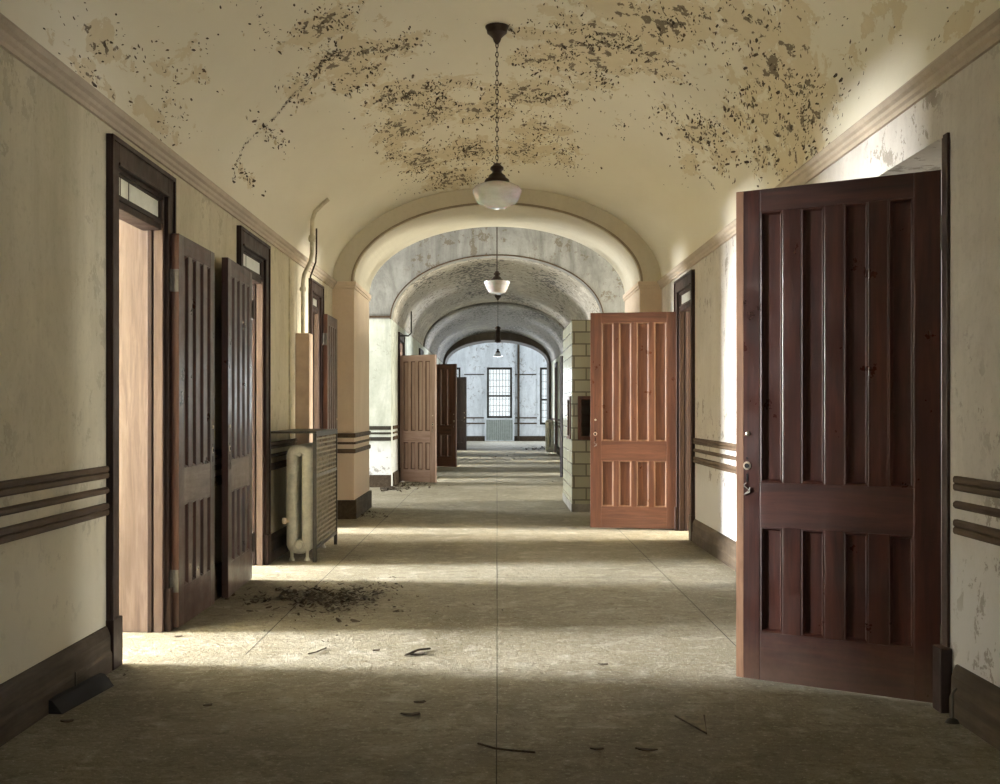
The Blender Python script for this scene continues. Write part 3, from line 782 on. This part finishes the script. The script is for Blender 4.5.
# ------------------------------------------------------------------ pendant lamps
def chain(parent, ztop, zbot, mt, n):
    mb = MB(); L = (ztop - zbot) / n
    for i in range(n):
        c = ztop - L * (i + .5); pts = []
        for k in range(12):
            a = 2 * PI * k / 12; u = .0085 * math.cos(a); v = (L * .60) * math.sin(a)
            pts.append((u, 0, c + v) if i % 2 == 0 else (0, u, c + v))
        mb.tube(pts, .0030, 6, True)
    return mb.build('chain', mt, parent, smooth=True)
def pendant(x, y, zc, zf, style, label, n=24):
    """zc: ceiling, zf: top of the lamp holder"""
    r = empty('pendant_lamp', (x, y, zc)); tag(r, label, 'pendant lamp', 'schoolhouse pendant lamps along the corridor')
    dz = zf - zc
    mb = MB(); mb.lathe([(.078, .03), (.078, -.01), (.070, -.022), (.066, -.045), (.045, -.062), (.030, -.078), (.022, -.10), (.012, -.115), (.004, -.12)], n=26)
    mb.build('ceiling_canopy', M['bronze'], r, smooth=True)
    if style != 'rod': chain(r, -.11, dz - .0, M['bronze'], n)
    else: MB().tube([(0, 0, -.1), (0, 0, dz)], .008, 8).build('rod', M['bronze'], r, smooth=True)
    mb = MB(); mb.lathe([(.004, .012), (.02, .006), (.030, -.008), (.043, -.018), (.046, -.032), (.036, -.042), (.030, -.050), (.036, -.060), (.055, -.074), (.060, -.088), (.078, -.100), (.084, -.112), (.082, -.122)] if style != 'bare' else
                      [(.004, .012), (.05, -.01), (.07, -.04), (.055, -.06), (.05, -.10), (.062, -.15), (.05, -.22), (.055, -.28), (.075, -.33), (.04, -.36)], (0, 0, dz), 26)
    mb.build('lamp_holder', M['bronze'], r, smooth=True)
    if style == 'school':
        prof = [(.072, -.108), (.080, -.122), (.112, -.132), (.146, -.148), (.164, -.168), (.166, -.182), (.158, -.20), (.150, -.222), (.138, -.245), (.122, -.262), (.095, -.270), (.088, -.276), (.060, -.288), (.03, -.294), (.004, -.296)]
        MB().lathe(prof, (0, 0, dz), 48).build('glass_shade', M['milk'], r, smooth=True)
    if style == 'cone' or style == 'rod':
        prof = [(.08, -.112), (.16, -.122), (.172, -.13), (.170, -.15), (.158, -.165), (.156, -.185), (.142, -.20), (.140, -.222), (.124, -.24), (.118, -.26), (.10, -.275), (.07, -.284), (.02, -.288), (.004, -.289)]
        MB().lathe(prof, (0, 0, dz), 48).build('glass_shade', M['milk'], r, smooth=True)
    if style == 'small':
        MB().lathe([(.05, -.10), (.07, -.13), (.15, -.22), (.16, -.24), (.12, -.25), (.01, -.27)], (0, 0, dz), 32).build('glass_shade', M['milk'], r, smooth=True)
    return r
pendant(0, 8.0, SPR + RISE, 2.90, 'school', 'nearest pendant lamp, wide milk glass globe on a long dark chain', 26)
pendant(0, 15.75, 4.6, 3.07, 'rod', 'second pendant lamp, stepped white glass bowl seen through the first arch')
pendant(.02, 26.3, SPR + RISE2, 3.08, 'bare', 'dark pendant lamp without glass under the far stained vault', 20)
pendant(.03, 40.6, 4.3, 3.30, 'small', 'smallest farthest pendant lamp hanging before the bright end wall', 24)

# ------------------------------------------------------------------ radiators
def radiator(name, x, y, nsec, label, rz=0, H=.96):
    r = empty(name, (x, y, 0), rz); tag(r, label, 'radiator')
    def section():
        mb = MB(); hx = .064; z0, z1 = .13, H - .075; pts = []
        for k in range(9): a = PI * k / 8; pts.append((hx * math.cos(a), 0, z1 + .04 * math.sin(a)))
        for k in range(1, 8): pts.append((-hx, 0, z1 + (z0 - z1) * k / 8))
        for k in range(9): a = PI + PI * k / 8; pts.append((hx * math.cos(a), 0, z0 + .03 * math.sin(a)))
        for k in range(1, 8): pts.append((hx, 0, z0 + (z1 - z0) * k / 8))
        mb.tube(pts, .045, 12, True, .58)
        mb.box(-.05, .05, -.012, .012, z1 + .01, z1 + .05); mb.box(-.05, .05, -.012, .012, z0 - .04, z0 + .01)
        mb.lathe([(.04, -.035), (.046, -.03), (.046, .03), (.04, .035)], (0, 0, z0 + .0), 16, 'y'); mb.lathe([(.018, -.03), (.022, .0), (.018, .03)], (0, 0, z1 + .005), 14, 'y')
        return mb
    first = section().build('section', M['radiator'], r, smooth=True); pitch = .058
    for i in range(1, nsec):
        c = first.copy(); COL.objects.link(c); c.parent = r; c.location = (0, i * pitch, 0)
    for i in (0, nsec - 1):
        for sx in (-1, 1):
            mb = MB(); mb.lathe([(.026, 0), (.024, .012), (.014, .03), (.016, .07), (.026, .11)], (sx * .064, i * pitch, 0), 12); mb.build('foot', M['radiator'], r, smooth=True)
    mb = MB(); mb.lathe([(.002, -.052), (.03, -.050), (.034, -.044), (.034, -.03)], (0, 0, .13), 18, 'y'); mb.build('end_plug', M['radiator'], r, smooth=True)
    return r
rad = radiator('radiator', -1.655, 10.06, 17, 'cream cast iron radiator inside the grille guard against the left wall')
mb = MB(); mb.tube([(-.06, -.0, .33), (-.10, -.02, .33), (-.13, -.02, .33)], .014, 10); mb.lathe([(.02, -.02), (.024, 0), (.02, .03)], (-.12, -.02, .33), 12); mb.build('valve', M['brass'], rad, smooth=True)
radiator('radiator', 1.50, 33.8, 14, 'distant white radiator at the right wall near the end arch')
# guard
g = empty('radiator_guard', (-1.69, 10.6, 0)); tag(g, 'dark metal radiator guard with latticed front and flat top, left wall', 'radiator guard')
gx0, gx1, gy0, gy1, gh = -.205, .185, -.66, .66, 1.085
mb = MB(); mb.box(gx0, gx1 + .01, gy0, gy1, gh - .018, gh); mb.box(gx1 - .01, gx1 + .01, gy0, gy1, gh - .045, gh - .018); mb.build('top', M['iron'], g, bevel=.005)
mb = MB()
for y in (gy0, gy1 - .028): mb.box(gx1 - .022, gx1 + .008, y, y + .028, 0.0, gh - .018)
mb.box(gx1 - .02, gx1 + .004, gy0 + .028, gy1 - .028, .10, .125)
mb.box(gx0, gx0 + .02, gy0, gy0 + .02, .22, gh - .018)
mb.build('frame', M['iron'], g, bevel=.003)
mb = MB(); z = .14; k = 0
while z < gh - .05:
    mb.box(gx1 - .008, gx1 - .002, gy0 + .028, gy1 - .028, z - .0075, z + .0075)
    y = gy0 + .028 + (.03 if k % 2 else .0)
    while y < gy1 - .04:
        mb.box(gx1 - .008, gx1 - .002, y, y + .018, z + .0075, min(z + .0325, gh - .046)); y += .075
    z += .04; k += 1
mb.build('lattice', M['grille'], g)
mb = MB(); mb.box(gx1 - .001, gx1 + .005, gy0 + .03, gy1 - .03, .70, .725); mb.build('band', M['steel'], g)

# pipes by the third left door
o = MB().box(-1.899, -1.765, 11.3, 11.5, 0, 1.985).build('pipe_boxing', M['chase'], bevel=.006)
tag(o, 'pinkish painted upright boxing on the left wall behind the radiator guard', 'pipe boxing')
pp = empty('riser_pipe', (-1.84, 11.38, 1.985)); tag(pp, 'painted bent riser pipe climbing from the boxing into the vault', 'pipe')
mb = MB(); mb.tube([(0, 0, 0), (0, 0, .48), (.01, 0, .56), (.07, 0, .68), (.085, 0, .76), (.085, 0, .93), (.088, 0, 1.08), (.11, .03, 1.16), (.19, .03, 1.24), (.24, .03, 1.28)], .020, 12); mb.build('pipe', M['pipe'], pp, smooth=True)
mb = MB(); mb.tube([(.055, .02, 0), (.055, .02, .42), (.07, .02, .55), (.118, .02, .68), (.125, .02, .78), (.125, .02, 1.0)], .008, 8); mb.build('conduit', M['base_wood'], pp, smooth=True)
mb = MB(); mb.lathe([(.03, -.03), (.034, 0), (.03, .03)], (.085, 0, .90), 14); mb.build('coupling', M['pipe'], pp, smooth=True)
mb = MB(); mb.lathe([(.03, -.02), (.034, 0), (.03, .02)], (.0, 0, .42), 14); mb.build('coupling', M['pipe'], pp, smooth=True)
# thin wall bead left of the boxing
o = MB().tube([(-1.895, 10.95, .22), (-1.895, 10.95, 2.66)], .009, 8).build('wall_conduit', M['pipe'], smooth=True)
tag(o, 'thin painted conduit running up the left wall beside the boxing', 'conduit')
o = MB().tube([(-1.73, 21.0, 2.55), (-1.55, 21.0, 2.55), (-1.50, 21.0, 2.60), (-1.50, 21.0, 2.98)], .013, 8).build('transom_rod', M['iron'], smooth=True)
tag(o, 'thin dark rod rising above the pale open door', 'rod')

# loose skirting piece lying against the near left skirting
r = empty('loose_board', (-1.815, 5.25, 0), -.10); tag(r, 'short dark broken board on the floor by the near left baseboard', 'board')
mb = MB(); mb.extrude([(-.03, 0), (.035, 0), (-.01, .055), (-.035, .06)], 'y', -.26, .26); mb.build('plank', M['black'], r, bevel=.003)
mb = MB(); mb.box(-.03, -.024, -.01, -.004, .05, .12); mb.build('nail', M['iron'], r)
o = MB().tube([(1.845, 4.86, .0), (1.845, 4.86, .02), (1.846, 4.86, .12), (1.86, 4.86, .14)], .006, 8)
o.lathe([(.03, 0), (.02, .014), (.006, .02)], (1.845, 4.86, 0), 14)
o = o.build('door_holder', M['iron'], smooth=True); tag(o, 'small black iron hook standing at the right baseboard below the white wall', 'door hook')

# ------------------------------------------------------------------ flakes, litter
def flake_mesh(mb, p, nrm, size, asp, curl, rot, lift=.004):
    nrm = Vector(nrm).normalized(); t = (Vector((0, 1, 0)) - nrm * nrm.y).normalized(); t = Matrix.Rotation(rot, 3, nrm) @ t; b_ = nrm.cross(t)
    a, c = size, size * asp; vs = []
    jit = [random.uniform(.65, 1.15) for _ in range(8)]
    k = 0
    for (u, v, h) in ((-1, -.5, 0), (-1, .5, 0), (0, -1, .15), (0, 1, .15), (1, -.6, 1), (1, .5, 1)):
        vs.append(Vector(p) + t * u * a * jit[k] + b_ * v * c * jit[k] + nrm * (lift + h * curl)); k += 1
    mb.add(vs, [(0, 1, 3, 2), (2, 3, 5, 4)])
def flat_build(mb, name, mt):
    me = bpy.data.meshes.new(name); me.from_pydata(mb.v, [], mb.f); me.materials.append(mt)
    o = bpy.data.objects.new(name, me); COL.objects.link(o)
    return o
dark, pale = MB(), MB(); cnt = 0
RF = random.Random(5)
while cnt < 5200:
    th = RF.uniform(.02, PI - .02); y = RF.uniform(4.4, 13.6)
    x, z = -HW * math.cos(th), SPR + RISE * math.sin(th)
    pk = peel_at(x, y, z)
    clump = noise.noise((x * 5, y * 5, z * 5)) * .5 + .5
    if RF.random() > (pk ** 1.4) * max(0, (clump - .30)) * 2.4 * min(1, y / 9) ** 1.5: continue
    q = .025 * noise.noise((x * .9, y * .7, z * .9)); zz = z + q * (z - SPR)
    nrm = (-x / HW ** 2, 0, -(z - SPR) / RISE ** 2)
    s = RF.uniform(.003, .011) * (1.7 if RF.random() < .12 else 1) * min(1, y / 9.5)
    steep = abs(x) > 1.0
    rot = RF.uniform(-.6, .6) + (.3 if x > 1.0 else 0)
    flake_mesh(dark if RF.random() < .8 else pale, (x, y, zz), nrm, s * (1.9 if steep else 1.7), RF.uniform(.25, .55), s * RF.uniform(.3, 1.2), rot, .003)
    cnt += 1
def crack(pts, n, s0, s1, spread=.01):
    for i in range(n):
        t = RF.random() * (len(pts) - 1); k = int(t); f = t - k
        px = pts[k][0] * (1 - f) + pts[k + 1][0] * f; py = pts[k][1] * (1 - f) + pts[k + 1][1] * f
        x, y, z = on_vault(px, py); x += RF.gauss(0, spread); y += RF.gauss(0, spread * 2)
        x = max(-1.88, min(1.88, x)); z = SPR + RISE * math.sqrt(1 - (x / HW) ** 2); z += .025 * noise.noise((x * .9, y * .7, z * .9)) * (z - SPR)
        s = RF.uniform(s0, s1); flake_mesh(dark, (x, y, z), (-x / HW ** 2, 0, -(z - SPR) / RISE ** 2), s, .5, s * .5, RF.uniform(0, 6.3), .003)
crack([(230, 194), (236, 165), (243, 145), (262, 128), (275, 118), (290, 98), (305, 85), (322, 62), (345, 50)], 260, .004, .013)
crack([(258, 0), (262, 25), (275, 42), (305, 52), (330, 45)], 60, .004, .010)
crack([(360, 20), (400, 20), (440, 19), (490, 22)], 18, .003, .006)
crack([(384, 95), (386, 120), (392, 150), (415, 170)], 90, .004, .010, .04)
crack([(470, 175), (440, 188), (410, 190), (390, 192)], 60, .004, .009, .03)
crack([(500, 155), (540, 158), (565, 150)], 60, .004, .010, .03)
crack([(700, 110), (740, 140), (760, 165)], 60, .005, .014, .03)
crack([(695, 165), (710, 182), (716, 190)], 30, .005, .010)
o = flat_build(dark, 'ceiling_paint_flakes', M['flake']); tag(o, 'dark curled paint flakes hanging in patches from the near vault', 'paint flakes', kind='stuff')
o = flat_build(pale, 'ceiling_paint_scale', M['flake_pale']); tag(o, 'pale curled paint scales among dark flakes on the near vault', 'paint flakes', kind='stuff')

def floor_pt(px, py):
    d_ = HCAM * F / (py - 409.0); return ((px - 497) / F * d_, d_)
lit = MB()
def scatter(px, py, sx, sy, n, s0, s1):
    x0, y0 = floor_pt(px, py)
    for i in range(n):
        x = RF.gauss(x0, sx); y = RF.gauss(y0, sy)
        if abs(x) > 1.82: continue
        s = RF.uniform(s0, s1); flake_mesh(lit, (x, y, 0), (RF.uniform(-.3, .3), RF.uniform(-.3, .3), 1), s, RF.uniform(.3, .8), s * RF.uniform(.1, .6), RF.uniform(0, 6.3), RF.uniform(.002, .012))
scatter(335, 600, .17, .30, 420, .008, .028); scatter(300, 595, .14, .2, 170, .008, .03); scatter(375, 592, .1, .3, 120, .006, .02)
scatter(335, 598, .26, .38, 700, .003, .009); scatter(430, 620, .35, .5, 160, .003, .009); scatter(262, 600, .10, .15, 60, .008, .025); scatter(400, 485, .3, .5, 260, .01, .04); scatter(385, 489, .15, .25, 220, .02, .05)
scatter(330, 625, .3, .4, 40, .004, .012); scatter(370, 515, .1, .3, 60, .01, .03)
scatter(545, 449, .4, .9, 90, .02, .08); scatter(510, 458, .5, .8, 60, .02, .05); scatter(110, 672, .09, .12, 40, .004, .016)
o = flat_build(lit, 'floor_litter', M['debris']); tag(o, 'dark heaps of leaf litter and fallen paint on the corridor floor', 'litter', kind='stuff')
crumb = MB()
for i in range(900):
    y = RF.uniform(4.0, 20) if RF.random() < .8 else RF.uniform(20, 46); x = RF.uniform(-1.62, 1.62); s = RF.uniform(.002, .007) * (1 + y / 14)
    if x > .9 and 14.6 < y < 17: continue
    flake_mesh(crumb, (x, y, 0), (RF.uniform(-.2, .2), RF.uniform(-.2, .2), 1), s, RF.uniform(.4, .9), s * RF.uniform(.1, .5), RF.uniform(0, 6.3), .001)
o = flat_build(crumb, 'floor_crumbs', M['chip']); tag(o, 'scattered fine plaster crumbs over the whole corridor floor', 'crumbs', kind='stuff')

def chip(px, py, size, asp, rot, label, mt='debris', curl=.12):
    x, y = floor_pt(px, py); mb = MB()
    pts = []; n = 9
    for k in range(n):
        a = 2 * PI * k / n; rr = size * random.uniform(.7, 1.1); pts.append((rr * math.cos(a), rr * asp * math.sin(a)))
    vs = [(u, v, .002 + curl * u * u / size) for u, v in pts] + [(u, v, .006 + curl * u * u / size) for u, v in pts] 
    vs += [(0, 0, .002), (0, 0, .006)]
    fs = [(k, (k + 1) % n, n + (k + 1) % n, n + k) for k in range(n)] + [((k + 1) % n, k, 2 * n) for k in range(n)] + [(n + k, n + (k + 1) % n, 2 * n + 1) for k in range(n)]
    mb.add(vs, fs); o = mb.build('plaster_chip', M[mt], loc=(x, y, 0)); o.rotation_euler = (0, 0, rot)
    tag(o, label, 'chip', 'larger chips lying on the corridor floor')
chip(416, 655, .045, .45, .2, 'dark curled chip at the left end of the lit floor stripe near its middle')
chip(376, 651, .025, .6, .6, 'small dark chip in the bright near floor stripe, left of the curled chip')
chip(356, 622, .05, .5, 2.2, 'dark chip at the near edge of the leaf litter heap')
chip(396, 612, .035, .6, 1.2, 'dark chip just right of the leaf litter heap')
chip(411, 715, .045, .4, .1, 'dark flat chip alone on the shaded near floor left of centre')
chip(420, 703, .03, .5, .3, 'small chip just behind the flat dark chip on the shaded floor')
chip(208, 706, .022, .7, .3, 'small dark chip on the shaded floor in front of the nearest left door')
chip(68, 722, .03, .6, .3, 'dark chip beside the broken board at the left baseboard')
chip(598, 750, .03, .35, .1, 'thin chip on the shaded near floor right of centre')
chip(646, 751, .04, .35, -.3, 'larger thin chip in front of the folded scrap on the right floor')
chip(178, 637, .025, .6, .3, 'dark chip on bright floor at the foot of the nearest left jamb')
chip(604, 665, .03, .5, .3, 'dark chip on the lit floor left of the large red door')
def stick(pts, r, label):
    P = [floor_pt(*q) for q in pts]; o = MB().tube([(x, y, r + .002 + .004 * (i % 2)) for i, (x, y) in enumerate(P)], r, 6).build('twig', M['debris'], smooth=True)
    tag(o, label, 'twig', 'twigs lying on the corridor floor')
stick([(405, 657), (418, 652), (430, 650)], .006, 'short dark twig in the bright near floor stripe')
stick([(308, 655), (316, 654), (326, 649)], .004, 'thin curved twig at left in the bright near stripe')
stick([(478, 745), (495, 751), (512, 752), (535, 755)], .004, 'thin twig lying on shaded floor just in front of centre')
# folded scrap: a V shaped piece of card
x, y = floor_pt(697, 727)
r = empty('folded_scrap', (x, y, 0), .1); r.scale = (.72, .72, .72); tag(r, 'dark triangular scrap of card pointing toward the camera on the right floor', 'scrap')
mb = MB(); mb.add([(-.085, .16, .02), (.085, .16, .018), (.01, -.16, .003), (-.085, .16, .023), (.085, .16, .021), (.01, -.16, .006)], [(0, 2, 1), (3, 4, 5), (0, 1, 4, 3), (1, 2, 5, 4), (2, 0, 3, 5)])
mb.build('sheet', M['chip'], r)
mb = MB(); mb.tube([(-.085, .16, .024), (.01, -.165, .007), (.085, .16, .022)], .005, 6); mb.build('curled_edge', M['debris'], r)
